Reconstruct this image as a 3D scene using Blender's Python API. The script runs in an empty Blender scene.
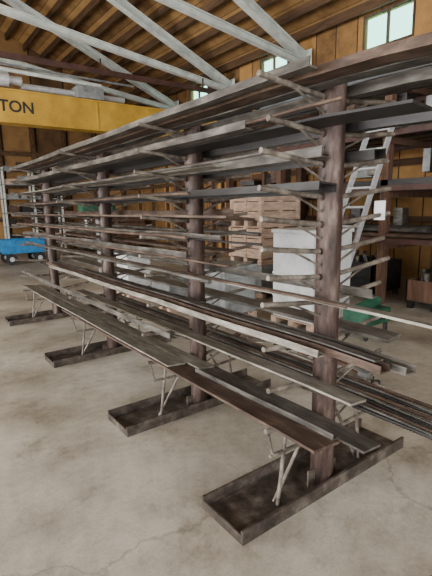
import bpy, bmesh, math, random
from mathutils import Vector, Matrix
random.seed(7)
S=bpy.context.scene
COL=S.collection
# ---------------------------------------------------------------- materials
def new_mat(name):
    m=bpy.data.materials.new(name); m.use_nodes=True
    nt=m.node_tree; b=nt.nodes['Principled BSDF']
    return m,nt,b
def noise_mat(name,c1,c2,c3=None,scale=6,rough=.6,metal=0,stretch=(1,1,1),bump=.15,detail=8,spec=.4,lo=.33,hi=.68):
    m,nt,b=new_mat(name)
    tc=nt.nodes.new('ShaderNodeTexCoord'); mp=nt.nodes.new('ShaderNodeMapping')
    mp.inputs['Scale'].default_value=stretch
    nt.links.new(tc.outputs['Object'],mp.inputs['Vector'])
    n=nt.nodes.new('ShaderNodeTexNoise'); n.inputs['Scale'].default_value=scale; n.inputs['Detail'].default_value=detail
    n.inputs['Roughness'].default_value=.65
    nt.links.new(mp.outputs[0],n.inputs['Vector'])
    r=nt.nodes.new('ShaderNodeValToRGB')
    r.color_ramp.elements[0].position=lo; r.color_ramp.elements[0].color=(*c1,1)
    r.color_ramp.elements[1].position=hi; r.color_ramp.elements[1].color=(*c2,1)
    if c3:
        e=r.color_ramp.elements.new((lo+hi)/2); e.color=(*c3,1)
    nt.links.new(n.outputs[0],r.inputs[0]); nt.links.new(r.outputs[0],b.inputs['Base Color'])
    b.inputs['Roughness'].default_value=rough; b.inputs['Metallic'].default_value=metal
    b.inputs['Specular IOR Level'].default_value=spec
    if bump:
        bp=nt.nodes.new('ShaderNodeBump'); bp.inputs['Strength'].default_value=bump; bp.inputs['Distance'].default_value=.01
        nt.links.new(n.outputs[0],bp.inputs['Height']); nt.links.new(bp.outputs[0],b.inputs['Normal'])
    return m
M={}
M['grey']=noise_mat('steel_grey',(.035,.031,.028),(.20,.185,.16),(.095,.085,.073),scale=6,rough=.45,metal=.3,stretch=(3,.8,3))
M['light']=noise_mat('steel_light',(.10,.088,.07),(.36,.335,.285),(.21,.19,.155),scale=6,rough=.45,metal=.2,stretch=(3,.8,3))
M['dark']=noise_mat('steel_dark',(.010,.009,.009),(.042,.038,.036),scale=5,rough=.45,metal=.3,stretch=(3,.6,3))
M['blue']=noise_mat('steel_bluegrey',(.06,.07,.075),(.18,.205,.215),scale=5,rough=.5,metal=.3,stretch=(3,.6,3))
M['rust']=noise_mat('steel_rust',(.035,.02,.014),(.155,.105,.075),(.075,.046,.032),scale=7,rough=.6,metal=.2,stretch=(3,.8,3))
M['post']=noise_mat('post_rust',(.020,.011,.009),(.185,.135,.11),(.068,.041,.032),scale=15,rough=.5,metal=.25,stretch=(1,1,.25),bump=.2,lo=.36,hi=.7)
M['arm']=noise_mat('arm_weathered_rod',(.055,.042,.033),(.31,.27,.22),(.155,.13,.105),scale=14,rough=.5,metal=.25,bump=.03)
M['tray']=noise_mat('base_channel_rust',(.022,.016,.013),(.17,.14,.115),(.072,.055,.043),scale=9,rough=.6,metal=.2,bump=.25)
M['white']=noise_mat('white_painted_steel',(.45,.48,.44),(.74,.77,.72),scale=3,rough=.55,bump=.05)
M['yellow']=noise_mat('crane_yellow',(.38,.21,.025),(.60,.37,.05),(.50,.29,.035),scale=1.6,rough=.55,bump=.05)
M['black']=noise_mat('black_rubber',(.012,.012,.012),(.03,.03,.03),rough=.7)
M['alu']=noise_mat('aluminium',(.5,.52,.53),(.75,.76,.77),scale=20,rough=.4,metal=.5,bump=.03)
M['bluepaint']=noise_mat('blue_paint',(.01,.12,.32),(.03,.24,.5),rough=.5)
M['green']=noise_mat('green_paint',(.008,.05,.028),(.03,.12,.07),rough=.5)
M['cratewood']=noise_mat('crate_wood',(.33,.21,.15),(.64,.47,.35),scale=5,stretch=(1,1,5),rough=.8)
M['whitebox']=noise_mat('white_wrap',(.45,.46,.45),(.78,.79,.78),scale=3,rough=.6,bump=.4)
M['greybox']=noise_mat('grey_metal_box',(.12,.125,.125),(.32,.33,.32),scale=4,rough=.6)
M['brownpost']=noise_mat('brown_wood_post',(.05,.025,.015),(.17,.09,.055),scale=4,stretch=(4,4,.4),rough=.8)
M['purlin']=noise_mat('purlin_wood',(.04,.02,.009),(.14,.075,.034),scale=3,stretch=(3,.4,3),rough=.8)
M['maroon']=noise_mat('maroon_strut',(.035,.015,.012),(.09,.04,.03),scale=4,rough=.6)
M['tag']=noise_mat('white_tag',(.6,.6,.6),(.7,.7,.7),rough=.6,bump=0)

def board_mat(name,cA,cB,cD,axis,width,rough=.8):
    m,nt,b=new_mat(name)
    tc=nt.nodes.new('ShaderNodeTexCoord'); sp=nt.nodes.new('ShaderNodeSeparateXYZ')
    nt.links.new(tc.outputs['Object'],sp.inputs[0])
    d=nt.nodes.new('ShaderNodeMath'); d.operation='DIVIDE'; d.inputs[1].default_value=width
    nt.links.new(sp.outputs[axis],d.inputs[0])
    fl=nt.nodes.new('ShaderNodeMath'); fl.operation='FLOOR'; nt.links.new(d.outputs[0],fl.inputs[0])
    fr=nt.nodes.new('ShaderNodeMath'); fr.operation='FRACT'; nt.links.new(d.outputs[0],fr.inputs[0])
    wn=nt.nodes.new('ShaderNodeTexWhiteNoise'); wn.noise_dimensions='1D'; nt.links.new(fl.outputs[0],wn.inputs['W'])
    n=nt.nodes.new('ShaderNodeTexNoise'); n.inputs['Scale'].default_value=1.6; n.inputs['Detail'].default_value=8; n.inputs['Roughness'].default_value=.7
    nt.links.new(tc.outputs['Object'],n.inputs['Vector'])
    ad=nt.nodes.new('ShaderNodeMath'); ad.operation='MULTIPLY_ADD'; ad.inputs[1].default_value=.4
    nt.links.new(wn.outputs['Value'],ad.inputs[0]); 
    n2=nt.nodes.new('ShaderNodeMath'); n2.operation='MULTIPLY'; n2.inputs[1].default_value=.85; nt.links.new(n.outputs[0],n2.inputs[0])
    nt.links.new(n2.outputs[0],ad.inputs[2])
    r=nt.nodes.new('ShaderNodeValToRGB'); r.color_ramp.elements[0].position=.3; r.color_ramp.elements[0].color=(*cA,1)
    r.color_ramp.elements[1].position=.85; r.color_ramp.elements[1].color=(*cB,1)
    nt.links.new(ad.outputs[0],r.inputs[0])
    lt=nt.nodes.new('ShaderNodeMath'); lt.operation='LESS_THAN'; lt.inputs[1].default_value=.05; nt.links.new(fr.outputs[0],lt.inputs[0])
    mx=nt.nodes.new('ShaderNodeMix'); mx.data_type='RGBA'; nt.links.new(lt.outputs[0],mx.inputs[0])
    nt.links.new(r.outputs[0],mx.inputs[6]); mx.inputs[7].default_value=(*cD,1)
    nt.links.new(mx.outputs[2],b.inputs['Base Color']); b.inputs['Roughness'].default_value=rough
    return m
M['wallA']=board_mat('wall_wood_boards',(.07,.03,.009),(.48,.25,.075),(.03,.015,.008),1,.6)
M['wallB']=board_mat('wall_wood_panels',(.055,.026,.011),(.33,.18,.062),(.025,.013,.008),0,1.2)
M['deck']=board_mat('roof_deck_boards',(.12,.055,.017),(.54,.31,.11),(.04,.02,.01),0,.3)

def floor_mat():
    m,nt,b=new_mat('concrete_floor')
    tc=nt.nodes.new('ShaderNodeTexCoord')
    def noise(s,d=8,ro=.6):
        n=nt.nodes.new('ShaderNodeTexNoise'); n.inputs['Scale'].default_value=s; n.inputs['Detail'].default_value=d; n.inputs['Roughness'].default_value=ro
        nt.links.new(tc.outputs['Object'],n.inputs['Vector']); return n
    def ramp(src,p0,c0,p1,c1):
        r=nt.nodes.new('ShaderNodeValToRGB'); r.color_ramp.elements[0].position=p0; r.color_ramp.elements[0].color=(*c0,1)
        r.color_ramp.elements[1].position=p1; r.color_ramp.elements[1].color=(*c1,1); nt.links.new(src,r.inputs[0]); return r.outputs[0]
    def mul(a,c,f):
        mx=nt.nodes.new('ShaderNodeMix'); mx.data_type='RGBA'; mx.blend_type='MULTIPLY'; mx.inputs[0].default_value=f
        nt.links.new(a,mx.inputs[6]); nt.links.new(c,mx.inputs[7]); return mx.outputs[2]
    n1=noise(.9,12,.72); n2=noise(14,8,.75); n3=noise(2.2,10,.8); n4=noise(70,4,.6); n5=noise(.55,6,.6); n6=noise(4,10,.85)
    c=ramp(n1.outputs[0],.36,(.36,.325,.265),.60,(.62,.575,.48))
    c=mul(c,ramp(n2.outputs[0],.32,(.78,.76,.73),.55,(1,1,1)),.8)
    c=mul(c,ramp(n3.outputs[0],.32,(.5,.47,.42),.46,(1,1,1)),.7)
    c=mul(c,ramp(n4.outputs[0],.35,(.8,.79,.77),.5,(1,1,1)),.7)
    c=mul(c,ramp(n5.outputs[0],.40,(.66,.63,.59),.55,(1,1,1)),.9)
    c=mul(c,ramp(n6.outputs[0],.33,(.45,.43,.4),.40,(1,1,1)),.6)
    v=nt.nodes.new('ShaderNodeTexVoronoi'); v.feature='DISTANCE_TO_EDGE'; v.inputs['Scale'].default_value=.33
    vm=nt.nodes.new('ShaderNodeVectorMath'); vm.operation='MULTIPLY_ADD'; vm.inputs[1].default_value=(.5,.5,.5)
    nn=noise(2.2,8); nt.links.new(nn.outputs['Color'],vm.inputs[0]); nt.links.new(tc.outputs['Object'],vm.inputs[2])
    nt.links.new(vm.outputs[0],v.inputs['Vector'])
    c=mul(c,ramp(v.outputs['Distance'],0,(.5,.48,.45),.0025,(1,1,1)),.6)
    nt.links.new(c,b.inputs['Base Color'])
    b.inputs['Roughness'].default_value=.5
    bp=nt.nodes.new('ShaderNodeBump'); bp.inputs['Strength'].default_value=.15; bp.inputs['Distance'].default_value=.01
    nt.links.new(n2.outputs[0],bp.inputs['Height']); nt.links.new(bp.outputs[0],b.inputs['Normal'])
    return m
M['floor']=floor_mat()
def glass_mat():
    m,nt,b=new_mat('tinted_pane'); nt.nodes.remove(b)
    t=nt.nodes.new('ShaderNodeBsdfTransparent'); t.inputs[0].default_value=(.66,.95,.84,1)
    g=nt.nodes.new('ShaderNodeBsdfGlossy'); g.inputs['Roughness'].default_value=.2
    mx=nt.nodes.new('ShaderNodeMixShader'); mx.inputs[0].default_value=.06
    nt.links.new(t.outputs[0],mx.inputs[1]); nt.links.new(g.outputs[0],mx.inputs[2])
    nt.links.new(mx.outputs[0],nt.nodes['Material Output'].inputs[0]); return m
M['glass']=glass_mat()

# ---------------------------------------------------------------- mesh builder
class B:
    def __init__(s): s.v=[]; s.f=[]; s.m=[]; s.mats=[]; s.sm=[]
    def mi(s,k):
        if k not in s.mats: s.mats.append(k)
        return s.mats.index(k)
    def add(s,vs,fs,k,smooth=False):
        o=len(s.v); s.v+= [tuple(v) for v in vs]; i=s.mi(k)
        for f in fs: s.f.append([o+a for a in f]); s.m.append(i); s.sm.append(smooth)
    def box(s,x0,x1,y0,y1,z0,z1,k,rz=0):
        vs=[Vector(p) for p in [(x0,y0,z0),(x1,y0,z0),(x1,y1,z0),(x0,y1,z0),(x0,y0,z1),(x1,y0,z1),(x1,y1,z1),(x0,y1,z1)]]
        if rz:
            c=Vector(((x0+x1)/2,(y0+y1)/2,0)); R=Matrix.Rotation(rz,3,'Z'); vs=[c+R@(v-c) for v in vs]
        s.add(vs,[(0,3,2,1),(4,5,6,7),(0,1,5,4),(1,2,6,5),(2,3,7,6),(3,0,4,7)],k)
    def beam(s,p,q,w,h,k):
        p=Vector(p);q=Vector(q);d=(q-p).normalized()
        up=Vector((0,0,1)) if abs(d.z)<.95 else Vector((0,1,0))
        a=d.cross(up).normalized(); b=a.cross(d).normalized()
        vs=[]
        for c in (p,q):
            for (i,j) in ((-1,-1),(1,-1),(1,1),(-1,1)): vs.append(c+a*w/2*i+b*h/2*j)
        s.add(vs,[(0,1,2,3),(7,6,5,4),(0,4,5,1),(1,5,6,2),(2,6,7,3),(3,7,4,0)],k)
    def ibeam(s,p,q,w,h,k,t=.02):
        p=Vector(p);q=Vector(q);d=(q-p).normalized(); up=Vector((0,0,1))
        a=d.cross(up).normalized(); b=a.cross(d).normalized()
        s.beam(p,q,t,h-2*t,k)
        for sg in(-1,1): s.beam(p+b*sg*(h/2-t/2),q+b*sg*(h/2-t/2),w,t,k)
    def cyl(s,p,q,r,k,n=12,r2=None,cap=True):
        p=Vector(p);q=Vector(q);d=(q-p).normalized(); r2=r if r2 is None else r2
        up=Vector((0,0,1)) if abs(d.z)<.95 else Vector((0,1,0))
        a=d.cross(up).normalized(); b=a.cross(d).normalized(); vs=[]
        for c,rr in((p,r),(q,r2)):
            for i in range(n):
                t=2*math.pi*i/n; vs.append(c+a*rr*math.cos(t)+b*rr*math.sin(t))
        s.add(vs,[(i,(i+1)%n,n+(i+1)%n,n+i) for i in range(n)],k,True)
        if cap: s.add(vs,[tuple(range(n))[::-1],tuple(range(n,2*n))],k)
    def tube(s,pts,r,k,n=8):
        for a,b in zip(pts[:-1],pts[1:]): s.cyl(a,b,r,k,n)
    def sweep(s,prof,xfs,k,smooth=False):
        n=len(prof); m=len(xfs); vs=[xf(*p) for xf in xfs for p in prof]
        fs=[]
        for j in range(m-1):
            fs+=[(j*n+i,j*n+(i+1)%n,(j+1)*n+(i+1)%n,(j+1)*n+i) for i in range(n)]
        s.add(vs,fs,k,smooth)
        s.add(vs[:n]+vs[-n:],[tuple(range(n))[::-1],tuple(range(n,2*n))],k)
    def obj(s,name,parent=None,bevel=0):
        me=bpy.data.meshes.new(name); me.from_pydata(s.v,[],s.f)
        for k in s.mats: me.materials.append(M[k])
        me.polygons.foreach_set('material_index',s.m); me.polygons.foreach_set('use_smooth',s.sm)
        bm=bmesh.new(); bm.from_mesh(me); bmesh.ops.recalc_face_normals(bm,faces=bm.faces); bm.to_mesh(me); bm.free()
        me.update()
        o=bpy.data.objects.new(name,me); COL.objects.link(o)
        if parent: o.parent=parent
        if bevel:
            md=o.modifiers.new('bevel','BEVEL'); md.width=bevel; md.segments=2; md.limit_method='ANGLE'
        return o
def empty(name):
    e=bpy.data.objects.new(name,None); COL.objects.link(e); return e

# ---------------------------------------------------------------- room shell
XW=9.0; XL=-8.0; YF=18.0; YN=-7.0; SL=.42; ZE=5.78; XR=1.0
ZR=ZE+SL*(XW-XR)
b=B(); b.box(XL,XW,YN,YF,-.1,0,'floor'); b.obj('floor')
b=B()
wins=[(-2.2,-1.0),(5.25,6.45),(8.75,9.85),(12.4,13.5)]
z0,z1=5.0,5.66
b.box(XW,XW+.15,YN,YF,-.1,z0,'wallA'); b.box(XW,XW+.15,YN,YF,z1,ZE+.02,'wallA')
ys=[YN]+[c for w in wins for c in w]+[YF]
for i in range(0,len(ys),2): b.box(XW,XW+.15,ys[i],ys[i+1],z0,z1,'wallA')
b.obj('wall_right')
for i,w in enumerate(wins):
    b=B(); b.box(XW+.05,XW+.07,w[0],w[1],z0,z1,'glass')
    for yy in (w[0],(w[0]+w[1])/2-.02,w[1]-.04): b.box(XW-.03,XW+.04,yy,yy+.04,z0,z1,'brownpost')
    b.box(XW-.03,XW+.04,w[0],w[1],z0-.04,z0,'brownpost'); b.box(XW-.03,XW+.04,w[0],w[1],z1,z1+.04,'brownpost')
    b.obj('window_%d'%(i+1))
b=B()
for y in [YN+.6+1.2*i for i in range(21)]:
    b.box(XW-.12,XW-.001,y,y+.06,0,z0-.05,'purlin')
for z in (1.2,2.4,3.6,4.7): b.box(XW-.16,XW-.121,YN,YF-.01,z,z+.14,'purlin')
b.obj('trim_1')
b=B(); b.add([(XL,YF,-.1),(XW+.15,YF,-.1),(XW+.15,YF,ZE),(XR,YF,ZR+.05),(XL,YF,ZE-.1),(XL,YF+.15,-.1),(XW+.15,YF+.15,-.1),(XW+.15,YF+.15,ZE),(XR,YF+.15,ZR+.05),(XL,YF+.15,ZE-.1)],
 [(0,1,2,3,4),(9,8,7,6,5),(0,5,6,1),(1,6,7,2),(2,7,8,3),(3,8,9,4),(4,9,5,0)],'wallB'); b.obj('wall_far')
b=B()
for x in [XL+.6+1.2*i for i in range(14)]: b.box(x,x+.12,YF-.16,YF-.001,0,5.6,'purlin')
for z in (1.2,2.4,3.6,4.8): b.box(XL,XW-.17,YF-.2,YF-.161,z,z+.16,'purlin')
b.obj('trim_2')
b=B()
b.box(XL-.15,XL,YN,YF,4.6,ZE,'wallA'); b.box(XL-.15,XL,YN,-5,0,4.6,'wallA'); b.box(XL-.15,XL,1.2,3.2,0,4.6,'wallA'); b.box(XL-.15,XL,11,YF,0,4.6,'wallA')
b.obj('wall_left')
b=B()
b.box(XL,XW,YN-.15,YN,4.6,ZE,'wallB'); b.box(XL,-5,YN-.15,YN,0,4.6,'wallB'); b.box(3,XW,YN-.15,YN,0,4.6,'wallB')
b.obj('wall_near')
b=B()
for xa,za,xb,zb in ((XR,ZR,XW+.15,ZE-.05),(XL-.15,ZE-.05,XR,ZR)):
    b.add([(xa,YN-.15,za),(xb,YN-.15,zb),(xb,YF+.15,zb),(xa,YF+.15,za),(xa,YN-.15,za+.1),(xb,YN-.15,zb+.1),(xb,YF+.15,zb+.1),(xa,YF+.15,za+.1)],
     [(0,3,2,1),(4,5,6,7),(0,1,5,4),(1,2,6,5),(2,3,7,6),(3,0,4,7)],'deck')
b.obj('ceiling')
b=B()
n=14
for i in range(n):
    x=XW-.25-i*.58; z=ZR-SL*(x-XR)-.12
    b.beam((x,YN+.01,z),(x,YF-.01,z),.06,.2,'purlin')
    SLl=(ZR-ZE)/(XR-XL); xx=XL+.3+i*.62; zz=ZE+SLl*(xx-XL)-.14
    b.beam((xx,YN+.01,zz),(xx,YF-.01,zz),.06,.18,'purlin')
b.obj('trim_3')
for y in (-4,-1,2,8,11,14.2):
    b=B()
    hz=5.18; tz=hz+SL*(XW-.15-XR); lz=hz+.115*(XW-.15-XR)
    b.ibeam((XW-.15,y,hz),(XR,y,tz),.2,.2,'white')
    b.ibeam((XL+.15,y,hz),(XR,y,tz),.2,.2,'white')
    b.ibeam((XW-.15,y,hz-.1),(XR,y,lz),.14,.15,'white')
    b.ibeam((XL+.15,y,hz-.1),(XR,y,lz),.14,.15,'white')
    b.beam((XR,y,lz),(XR,y,tz),.1,.1,'white')
    b.box(XW-.19,XW-.17,y-.2,y+.2,4.7,5.4,'white')
    b.box(XW-.35,XW-.17,y-.09,y+.09,0,5.05,'brownpost')
    b.box(XL+.05,XL+.25,y-.09,y+.09,0,5.05,'brownpost')
    b.obj('roof_truss')

# ---------------------------------------------------------------- crane
cr=empty('overhead_crane')
b=B(); YC=11.5
b.box(XL+.9,8.45,YC,YC+.03,3.68,4.36,'yellow'); b.box(XL+.9,8.45,YC+.3,YC+.33,3.68,4.36,'yellow')
b.box(XL+.9,8.45,YC-.04,YC+.37,4.36,4.40,'yellow'); b.box(XL+.9,8.45,YC-.04,YC+.37,3.64,3.68,'yellow')
b.box(8.2,8.6,YC-.7,YC+1.0,3.9,4.15,'yellow')
for x in (0,1.5,4.7,6.2,7.7): b.box(x,x+.02,YC-.02,YC-.001,3.68,4.36,'yellow')
b.obj('crane_girder',cr)
b=B(); b.box(.2,1.6,YC-.1,YC+.5,4.42,4.85,'greybox'); b.cyl((1.6,YC+.1,4.62),(2.6,YC+.1,4.62),.17,'alu',20); b.cyl((2.6,YC+.1,4.62),(2.9,YC+.1,4.62),.1,'alu',16)
b.cyl((2.9,YC+.25,4.55),(5.6,YC+.25,4.55),.08,'alu'); b.cyl((2.2,YC+.1,4.85),(4.9,YC+.1,4.80),.05,'white'); b.cyl((2.4,YC+.2,4.98),(5.9,YC+.2,4.95),.03,'greybox')
b.box(4.2,4.9,YC-.05,YC+.4,4.42,4.7,'greybox'); b.obj('crane_hoist',cr)
b=B(); b.ibeam((8.4,YN+.2,3.75),(8.4,YF-.2,3.75),.2,.3,'maroon'); b.obj('runway_beam',cr)
tx=bpy.data.curves.new('label','FONT'); tx.body='5 TON'; tx.size=.36; tx.extrude=.002; tx.align_x='RIGHT'; tx.offset=.008
to=bpy.data.objects.new('capacity_label',tx); COL.objects.link(to); to.rotation_euler=(math.pi/2,0,0); to.location=(3.12,YC-.004,3.9)
tx.materials.append(M['black']); to.parent=cr
b=B(); b.beam((-6,10.6,4.85),(8.8,10.6,4.85),.08,.12,'maroon')
for x in (-5,-2,1.5,4.5,7.5): b.beam((x,10.6,4.85),(x,10.6,5.15),.03,.03,'maroon')
b.obj('ceiling_strut')

# ---------------------------------------------------------------- rack
X0=1.85; PY=[1.49,2.76,4.49,6.56]; R=.066; TILT=.09
LV=[.44,.66,.88,1.10,1.235,1.37,1.51,1.65,1.81,1.96,2.13]
AR=.0135
rack=empty('cantilever_rack')
def arm_z(lv,x): return LV[lv]+TILT*abs(x-X0)
for pi,py in enumerate(PY):
    b=B()
    n=28; ztop=2.23
    b.cyl((X0,py,.0),(X0,py,ztop),R,'post',n,cap=False)
    b.cyl((X0,py,.05),(X0,py,ztop-.001),R-.008,'dark',n,cap=False)
    for zz in (.75,1.47): b.cyl((X0,py,zz),(X0,py,zz+.012),R+.003,'post',n)
    vs=[]; 
    for rr in(R,R-.008):
        for i in range(n):
            t=2*math.pi*i/n; vs.append((X0+rr*math.cos(t),py+rr*math.sin(t),ztop))
    b.add(vs,[(i,(i+1)%n,n+(i+1)%n,n+i) for i in range(n)],'post')
    b.obj('post_%d'%(pi+1),rack)
    b=B(); c=py+.07
    x0,x1=1.16,2.56
    b.box(x0,x1,c-.17,c+.17,0,.012,'tray')
    b.box(x0,x1,c-.17,c-.155,.012,.075,'tray'); b.box(x0,x1,c+.155,c+.17,.012,.075,'tray')
    b.box(x0,x0+.01,c-.155,c+.155,.012,.05,'tray')
    for sx in(-1,1):
        b.box(X0+.06 if sx>0 else X0-.12,X0+.12 if sx>0 else X0-.06,py-.006,py+.006,.012,.11,'tray')
    b.obj('base_channel_%d'%(pi+1),rack)
    b=B()
    for li,z in enumerate(LV):
        for sg,L in((-1,.44),(1,.50)):
            L2=L*random.uniform(.95,1.13)
            if li==0: L2=.44 if sg<0 else .5
            bend=random.uniform(-.006,.006)
            def pt(f,up=0): return (X0+sg*L2*f,py+bend*math.sin(f*2.2),z-AR+TILT*L2*f+up)
            p0=(X0+sg*(R-.005),py,z-AR+TILT*R)
            b.tube([p0,pt(.5),pt(1.03,random.uniform(0,.006))],AR,'arm',12)
            b.cyl((X0+sg*(R-.004),py,z-AR+TILT*R),(X0+sg*(R+.012),py,z-AR+TILT*R),AR*1.35,'post',12)
            xb=X0+sg*L2*.55
            b.cyl((xb,py+bend*.8,z-AR*1.6+TILT*L2*.55),(X0+sg*(R-.004),py,z-.085),.0065,'arm',8)
    for sg in(-1,1):
        b.cyl((X0+sg*.30,py,LV[0]+TILT*.3-.03),(X0+sg*.36,py,.012),.011,'arm',8)
        b.cyl((X0+sg*.12,py+.0,LV[0]-.03),(X0+sg*.36,py+.03,.012),.010,'arm',8)
        b.cyl((X0+sg*.06,py,.30),(X0+sg*.42,py,.32),.011,'arm',8)
        b.cyl((X0+sg*.40,py,.32),(X0+sg*.43,py,LV[0]+TILT*.4-.03),.008,'arm',8)
    b.obj('arms_%d'%(pi+1),rack)

def P_flat(w,h): return [(-w/2,0),(w/2,0),(w/2,h),(-w/2,h)]
def P_chan(w,h,t=.007): return [(-w/2,0),(w/2,0),(w/2,h),(w/2-t,h),(w/2-t,t),(-w/2+t,t),(-w/2+t,h),(-w/2,h)]
def P_chand(w,h,t=.007): return [(-w/2,0),(-w/2+t,0),(-w/2+t,h-t),(w/2-t,h-t),(w/2-t,0),(w/2,0),(w/2,h),(-w/2,h)]
def P_ang(w,h,t=.006): return [(-w/2,0),(w/2,0),(w/2,t),(-w/2+t,t),(-w/2+t,h),(-w/2,h)]
def P_I(w,h,t=.008): return [(-w/2,0),(w/2,0),(w/2,t),(t/2,t),(t/2,h-t),(w/2,h-t),(w/2,h),(-w/2,h),(-w/2,h-t),(-t/2,h-t),(-t/2,t),(-w/2,t)]
def P_rnd(w,h=None,n=12): return [(w/2*math.cos(2*math.pi*i/n),w/2+w/2*math.sin(2*math.pi*i/n)) for i in range(n)]
PF={'flat':P_flat,'chan':P_chan,'chd':P_chand,'ang':P_ang,'I':P_I,'rnd':P_rnd}
NM={'flat':'steel_flat_bar','chan':'steel_channel','chd':'steel_channel','ang':'steel_angle_bar','I':'steel_i_section','rnd':'steel_pipe'}
def bar(lv,x,typ,w,h,y0,y1,mat,skew=None,lift=0,droop=.05,bow=0):
    bb=B(); skew=random.uniform(-.02,.02) if skew is None else skew
    sg=-1 if x<X0 else 1
    prof=PF[typ](w,h)
    c=math.cos(math.atan(TILT)); s_=math.sin(math.atan(TILT))*sg
    ys=sorted(set([y0,y1]+[y for y in [y0+(y1-y0)*i/14 for i in range(1,14)]]))
    def mk(y):
        f=(y-y0)/(y1-y0); dx=skew*(2*f-1)+bow*math.sin(f*math.pi)
        dz=0
        if y<PY[0]: dz-=droop*(PY[0]-y)**2
        else:
            for a_,b_ in zip(PY[:-1],PY[1:]):
                if a_<=y<=b_:
                    g=(y-a_)/(b_-a_); dz-=.004*(b_-a_)*4*g*(1-g)*(1.2 if w<.08 else .6)
        if y>PY[-1]: dz-=droop*(y-PY[-1])**2
        xc=x+dx; zc=arm_z(lv,xc)+.001+lift+dz
        return lambda u,ww:(xc+u*c-ww*s_, y, zc+u*s_+ww*c)
    bb.sweep(prof,[mk(y) for y in ys],mat,typ=='rnd')
    bb.obj(NM[typ])
F=bar
# level 10 (top)
F(10,1.69,'I',.07,.075,.88,6.9,'grey',0); F(10,1.595,'chan',.085,.04,.62,6.8,'rust',0); F(10,1.48,'ang',.05,.04,1.3,7.1,'grey',0)
F(10,1.99,'chan',.12,.05,.70,7.0,'grey',0); F(10,2.12,'I',.08,.09,1.0,6.7,'dark',0)
F(10,1.55,'rnd',.018,0,1.75,5.0,'light',.03,lift=.045,bow=.02)
# level 9
F(9,1.67,'flat',.15,.012,.92,6.7,'dark',0); F(9,1.52,'ang',.06,.04,1.75,7.0,'grey',0); F(9,2.02,'chan',.15,.05,.9,6.8,'dark',0)
F(9,1.60,'rnd',.018,0,1.2,4.6,'rust',.05,lift=.04)
# level 8
F(8,1.70,'ang',.07,.05,1.40,6.2,'grey',0); F(8,1.58,'flat',.09,.01,2.1,7.1,'light',.0); F(8,1.99,'chd',.10,.05,1.3,6.9,'dark',0)
F(8,1.50,'rnd',.022,0,1.6,5.3,'grey',.02,bow=.015)
# level 7
F(7,1.67,'chd',.13,.04,1.36,6.8,'dark',0); F(7,2.05,'rnd',.06,0,1.6,6.8,'grey',0)
F(7,1.53,'rnd',.02,0,2.3,6.9,'rust',.03)
# level 6
F(6,1.63,'flat',.22,.014,1.95,6.9,'rust',0); F(6,2.05,'ang',.06,.06,2.5,6.4,'rust')
# level 5
F(5,1.70,'ang',.05,.04,2.2,6.9,'grey'); F(5,1.52,'rnd',.025,0,2.4,7.0,'rust'); F(5,2.1,'rnd',.03,0,2.3,6.9,'grey')
F(5,1.61,'rnd',.014,0,1.7,5.2,'dark',.05,bow=.02)
# level 4
F(4,1.64,'ang',.05,.04,2.55,7.1,'grey'); F(4,1.53,'rnd',.016,0,1.9,6.2,'rust',.04)
F(4,2.05,'flat',.10,.02,2.6,6.4,'rust')
# level 3
F(3,1.72,'flat',.09,.012,.74,6.1,'light',.0,droop=.02); F(3,1.58,'rnd',.03,0,2.2,6.9,'grey',0); F(3,2.02,'ang',.06,.05,1.3,6.9,'grey')
F(3,1.66,'rnd',.016,0,1.2,5.9,'rust',.03,lift=.013,bow=.02)
# level 2
F(2,1.715,'chan',.085,.035,.92,6.0,'grey',0); F(2,1.615,'chan',.075,.035,.98,5.9,'rust',0); F(2,1.52,'ang',.05,.035,1.25,5.5,'light',.0); F(2,2.05,'flat',.12,.02,1.2,6.2,'grey')
F(2,1.66,'flat',.06,.008,1.02,4.9,'grey',.03,lift=.036)
# level 1
F(1,1.66,'flat',.12,.012,1.14,4.9,'light',-.01); F(1,1.50,'ang',.06,.04,2.55,6.9,'grey',0); F(1,2.04,'flat',.10,.03,2.2,6.2,'rust')
# level 0
F(0,1.70,'flat',.14,.012,1.08,4.6,'grey',-.01); F(0,1.525,'flat',.19,.014,1.20,4.9,'rust',.0)
F(0,1.60,'ang',.045,.03,1.22,2.38,'grey',-.012,lift=.0145)
F(0,1.53,'flat',.15,.012,2.55,6.9,'light',.01,lift=.0145)
F(0,1.69,'flat',.13,.012,2.4,6.9,'light',.01,lift=.0135)
b=B()
for i in range(9):
    x=2.0+i*.035; y0=.2+random.uniform(0,.4); z=arm_z(0,x)+.012; e=random.uniform(0,.15)
    k=['dark','grey','rust'][i%3]
    b.cyl((x+e,y0,z-.07),(x,1.49,z),.010,k,8); b.cyl((x,1.49,z),(x,5.5,z),.010,k,8)
    for j in range(55):
        yy=1.49+j*.025; b.cyl((x,yy,z),(x,yy+.008,z),.0125,k,8)
        ya=y0+j*(1.49-y0)/55; f=(1.49-ya)/(1.49-y0); b.cyl((x+e*f,ya,z-.07*f),(x+e*f,ya+.008,z-.07*f),.0125,k,8)
b.obj('rebar_bundle')
b=B(); b.box(2.30,2.304,1.455,1.525,1.51,1.62,'tag'); b.cyl((2.302,1.49,1.62),(2.302,1.49,1.67),.002,'dark',6); b.obj('price_tag')

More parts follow.
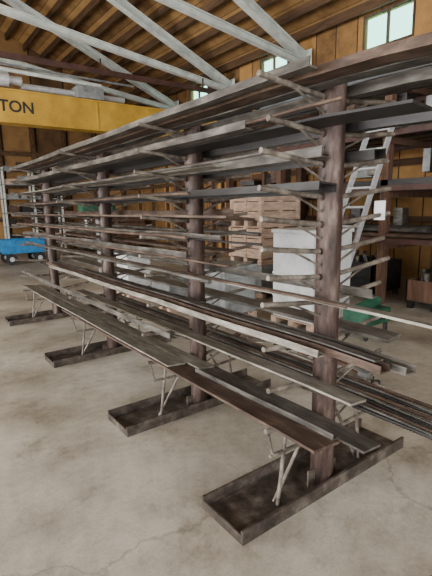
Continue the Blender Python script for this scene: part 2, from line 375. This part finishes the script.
# ---------------------------------------------------------------- background storage
b=B()
for y in (1.8,3.9,6.2,8.5):
    for x in (6.2,7.9): b.box(x,x+.12,y,y+.12,0,3.5,'brownpost')
    for z in (.9,1.7,2.5,3.3): b.box(6.1,8.1,y-.03,y,z,z+.1,'brownpost')
for z in (.9,1.7,2.5,3.3):
    b.beam((6.15,1.5,z+.14),(6.15,8.9,z+.14),.06,.08,'maroon'); b.beam((7.9,1.5,z+.14),(7.9,8.9,z+.14),.06,.08,'maroon')
b.obj('storage_rack')
for z in (1.1,1.9,2.7,3.5):
    b=B(); x=6.2
    while x<8.0:
        w=random.choice([.05,.08,.12,.18]); k=random.choice(['blue','grey','dark','rust','grey','dark','brownpost'])
        y0=random.uniform(.2,3.5); y1=random.uniform(6.0,9.6)
        t=random.random()
        if t<.45: b.cyl((x+w/2,y0,z-.02+w/2),(x+w/2,y1,z-.02+w/2),w/2,k,12)
        elif t<.75: b.ibeam((x+w/2,y0,z-.02+w*.5),(x+w/2,y1,z-.02+w*.5),w*.9,w,k,w*.1)
        else: b.box(x,x+w*.95,y0,y1,z-.02,z+w*.4,k)
        x+=w+.03
    for j in range(16):
        yy=random.uniform(.8,8.5); xx=random.uniform(6.3,6.9); hh=random.uniform(.08,.38); ww=random.uniform(.1,.5)
        b.box(xx,xx+.3,yy,yy+ww,z+.17,z+.17+hh,random.choice(['dark','rust','greybox','brownpost','grey','dark']),random.uniform(-.3,.3))
    b.obj('steel_stock_stack')
for (bx,by,bw,bd,bh) in ((6.75,.3,.8,1.1,1.0),(6.75,2.45,.9,1.0,.75),(6.75,3.3,.9,.5,.6),(6.8,4.8,.9,1.2,.78),(6.8,7.2,.9,1.3,.7)):
    b=B()
    b.box(bx-bw/2,bx+bw/2,by-bd/2,by+bd/2,.1,.13,'dark')
    for (xa,xb,ya,yb) in ((-bw/2,bw/2,-bd/2,-bd/2+.02),(-bw/2,bw/2,bd/2-.02,bd/2),(-bw/2,-bw/2+.02,-bd/2,bd/2),(bw/2-.02,bw/2,-bd/2,bd/2)): b.box(bx+xa,bx+xb,by+ya,by+yb,.13,bh-.15,'brownpost' if bh<.76 else 'dark')
    for sx in(-1,1):
        for sy in(-1,1): b.box(bx+sx*(bw/2-.06)-.04,bx+sx*(bw/2-.06)+.04,by+sy*(bd/2-.06)-.04,by+sy*(bd/2-.06)+.04,0,.1,'dark')
    for j in range(12):
        x=bx+random.uniform(-.3,.3)*bw; y=by+random.uniform(-.35,.35)*bd; b.beam((x,y,bh-.35),(x+random.uniform(-.1,.1),y+random.uniform(-.1,.1),bh-random.uniform(.0,.1)),.05,.05,random.choice(['rust','grey','dark','light']))
    b.obj('scrap_bin')
b=B()
for i in range(9):
    yy=-.4+i*.42; b.beam((8.45,yy,0),(8.78,yy+random.uniform(-.1,.1),random.uniform(2.0,2.9)),.36,.03,random.choice(['brownpost','dark','purlin','rust']))
b.obj('leaning_boards')
def crate(name,cx,cy,z0,w,d,h,rows):
    b=B()
    for yy in (cy-d/2,cy-.05,cy+d/2-.1): b.box(cx-w/2,cx+w/2,yy,yy+.1,z0,z0+.09,'cratewood')
    hh=(h-.1)/rows
    for i in range(rows):
        z=z0+.1+i*hh
        b.box(cx-w/2+.03,cx+w/2-.03,cy-d/2+.03,cy+d/2-.03,z,z+hh-.02,'purlin')
        for q in range(3):
            za=z+.005+q*(hh-.03)/3; zb=za+(hh-.03)/3-.018
            for (xa,xb,ya,yb) in ((cx-w/2,cx+w/2,cy-d/2,cy-d/2+.025),(cx-w/2,cx+w/2,cy+d/2-.025,cy+d/2),(cx-w/2,cx-w/2+.025,cy-d/2,cy+d/2),(cx+w/2-.025,cx+w/2,cy-d/2,cy+d/2)):
                b.box(xa,xb,ya,yb,za,zb,'cratewood')
        for (px,py_) in ((cx-w/2-.02,cy-d/2-.02),(cx+w/2-.05,cy-d/2-.02),(cx-w/2-.02,cy+d/2-.05),(cx+w/2-.05,cy+d/2-.05),(cx-.04,cy-d/2-.02),(cx-w/2-.02,cy-.04)):
            b.box(px,px+.07,py_,py_+.07,z,z+hh-.02,'cratewood')
        b.box(cx-w/2,cx+w/2,cy-d/2,cy+d/2,z+hh-.02,z+hh,'cratewood')
    return b.obj(name)
crate('wooden_crate',5.5,5.9,.6,.95,.85,.66,1); crate('wooden_crate',5.5,5.9,1.26,.92,.8,.62,1)
b=B(); b.box(5.0,6.0,5.45,6.35,.1,.59,'greybox'); 
for x in (5.05,5.45,5.85): b.box(x,x+.1,5.47,6.33,0,.1,'cratewood')
b.obj('metal_bin',bevel=.02)
def tote(name,cx,cy,w,d,h,mat,rz=0,pal=True):
    b=B(); z=0
    for i in range(3): b.box(cx-w/2,cx+w/2,cy-d/2+i*(d-.1)/2,cy-d/2+.1+i*(d-.1)/2,0,.09,'cratewood')
    for i in range(5): b.box(cx-w/2+i*(w-.1)/4,cx-w/2+.1+i*(w-.1)/4,cy-d/2,cy+d/2,.09,.11,'cratewood')
    z=.111
    b.box(cx-w/2+.02,cx+w/2-.02,cy-d/2+.02,cy+d/2-.02,z,h-.05,mat)
    b.box(cx-w/2,cx+w/2,cy-d/2,cy+d/2,h-.05,h,mat)
    for i in range(1,4): b.box(cx-w/2+.01,cx+w/2-.01,cy-d/2+.01,cy+d/2-.01,z+(h-z)*i/4-.015,z+(h-z)*i/4+.015,mat)
    return b.obj(name,bevel=.015)
tote('white_pallet_tote',4.5,3.9,.8,.75,1.3,'whitebox'); tote('grey_storage_bin',3.8,4.9,.6,.7,.8,'greybox'); tote('grey_storage_bin',3.5,5.9,.5,.6,.55,'greybox')
tote('white_pallet_tote',3.5,7.3,.5,.5,.8,'whitebox')
b=B()
for i in range(45):
    x=random.uniform(2.85,3.6); y=random.uniform(1.9,4.1); z=.02+random.random()*.15; a=random.uniform(0,3.14); L=random.uniform(.1,.3)
    dx,dy=math.cos(a)*L,math.sin(a)*L
    b.beam((x,y,z),(x+dx*.5,y+dy,z+random.uniform(-.01,.05)),random.uniform(.02,.08),random.uniform(.01,.04),random.choice(['rust','dark','grey','light','greybox','brownpost']))
b.obj('scrap_offcut_pile')
def drill(cx,cy):
    b=B(); b.box(cx-.3,cx+.3,cy-.25,cy+.25,0,.08,'green'); b.cyl((cx,cy,.08),(cx,cy,1.7),.06,'greybox',16)
    b.box(cx-.35,cx+.15,cy-.22,cy+.22,.85,.9,'greybox'); b.box(cx-.4,cx+.25,cy-.16,cy+.16,1.4,1.75,'green'); b.cyl((cx-.28,cy,1.4),(cx-.28,cy,1.1),.035,'alu',12)
    b.cyl((cx+.35,cy,1.4),(cx+.35,cy,1.72),.1,'green',16); b.cyl((cx-.3,cy-.16,1.5),(cx-.3,cy-.4,1.35),.012,'alu',8)
    b.obj('drill_press',bevel=.01)
drill(3.9,9.9)
b=B(); gx,gy=4.55,3.05
b.box(gx-.24,gx+.24,gy-.18,gy+.18,.18,.36,'green'); b.cyl((gx-.2,gy,.36),(gx+.2,gy,.42),.07,'green',16); b.cyl((gx,gy-.18,.3),(gx,gy-.24,.3),.05,'dark',12)
for x in(gx-.22,gx+.17):
    for y in (gy-.16,gy+.11): b.box(x,x+.05,y,y+.05,0,.18,'dark')
b.obj('green_machine',bevel=.02)
b=B(); Pb=[Vector((4.97,4.35,0)),Vector((4.97,3.9,0))]; Pt=[Vector((6.02,4.1,2.85)),Vector((6.02,3.72,2.85))]
for p_,q_ in zip(Pb,Pt): b.beam(p_,q_,.03,.08,'alu')
for i in range(10):
    f=(i+.6)/10.2; b.cyl(Pb[0].lerp(Pt[0],f),Pb[1].lerp(Pt[1],f),.018,'alu',10)
b.obj('extension_ladder')
b=B(); cx,cy=3.15,14.3
b.box(cx-.6,cx+.6,cy-.35,cy+.35,.33,.37,'bluepaint')
for (xa,xb,ya,yb) in ((-.6,.6,-.35,-.32),(-.6,.6,.32,.35),(-.6,-.57,-.32,.32),(.57,.6,-.32,.32)): b.box(cx+xa,cx+xb,cy+ya,cy+yb,.37,.75,'bluepaint')
b.box(cx-.62,cx+.62,cy-.37,cy-.35,.70,.75,'bluepaint')
for x in(-.4,.4):
    for y in(-.42,.36): b.cyl((cx+x,cy+y,.17),(cx+x,cy+y+.06,.17),.17,'black',20); b.cyl((cx+x,cy+y-.005,.17),(cx+x,cy+y+.065,.17),.07,'alu',12)
    b.beam((cx+x,cy-.36,.17),(cx+x,cy+.36,.17),.03,.03,'dark'); b.box(cx+x-.03,cx+x+.03,cy-.3,cy+.3,.18,.33,'dark')
b.beam((cx-.6,cy,.35),(cx-1.1,cy,.18),.04,.04,'dark'); b.obj('blue_utility_cart')
b=B()
for x in(3.3,4.3,5.3):
    for y in (17.0,17.5): b.box(x,x+.06,y,y+.06,0,3.1,'white')
for z in (.5,1.0,1.5,2.0,2.5,3.0):
    b.box(3.3,5.36,17.0,17.56,z,z+.03,'greybox')
    for i in range(4):
        w=random.uniform(.2,.45); x=3.42+i*.48; h=random.uniform(.12,.36); b.box(x,x+w,17.08,17.45,z+.03,z+.03+h,random.choice(['cratewood','dark','dark','rust','greybox']))
b.obj('shelving_unit')
b=B()
for i in range(7):
    for j in range(4): b.box(5.9+.0,8.4,16.2+j*.26,16.2+j*.26+.24,.12+i*.16,.12+i*.16+.13,random.choice(['brownpost','brownpost','purlin']))
for x in (6.1,8.1): b.box(x,x+.1,16.15,17.3,0,.12,'dark')
b.obj('lumber_stack')
b=B(); b.tube([(1.50,.68,.012),(1.58,.70,.02),(1.64,.73,.05),(1.70,.72,.03),(1.78,.70,.012)],.008,'rust'); b.obj('scrap_rod')

# ---------------------------------------------------------------- light
w=bpy.data.worlds.new('World'); S.world=w; w.use_nodes=True
bg=w.node_tree.nodes['Background']; bg.inputs[0].default_value=(.90,.95,1,1); bg.inputs[1].default_value=5
def area(name,loc,rot,sx,sy,e,col=(1,.985,.96)):
    l=bpy.data.lights.new(name,'AREA'); l.shape='RECTANGLE'; l.size=sx; l.size_y=sy; l.energy=e; l.color=col
    o=bpy.data.objects.new(name,l); COL.objects.link(o); o.location=loc; o.rotation_euler=rot
area('door_daylight',(XL+.1,-1.9,2.4),(0,-math.pi/2,0),4.4,6,950)
area('door_daylight',(XL+.1,7.1,2.4),(0,-math.pi/2,0),4.4,7.6,1500)
area('door_daylight',(-1,YN+.1,2.4),(math.pi/2,0,0),8,4.4,250)

# ---------------------------------------------------------------- camera
yaw=math.radians(36.46); p=math.radians(10.6); th=math.radians(1.0)
fh=Vector((math.sin(yaw),math.cos(yaw),0)); Rv=Vector((math.cos(yaw),-math.sin(yaw),0))
Fv=fh*math.cos(p)+Vector((0,0,-math.sin(p))); Uv=fh*math.sin(p)+Vector((0,0,math.cos(p)))
R2=Rv*math.cos(th)-Uv*math.sin(th); U2=Uv*math.cos(th)+Rv*math.sin(th)
mat=Matrix((( R2.x,U2.x,-Fv.x,0),(R2.y,U2.y,-Fv.y,0),(R2.z,U2.z,-Fv.z,1.6),(0,0,0,1)))
cd=bpy.data.cameras.new('camera'); cd.sensor_fit='HORIZONTAL'; cd.sensor_width=36; cd.lens=36; cd.clip_start=.05
co=bpy.data.objects.new('camera',cd); COL.objects.link(co); co.matrix_world=mat; S.camera=co
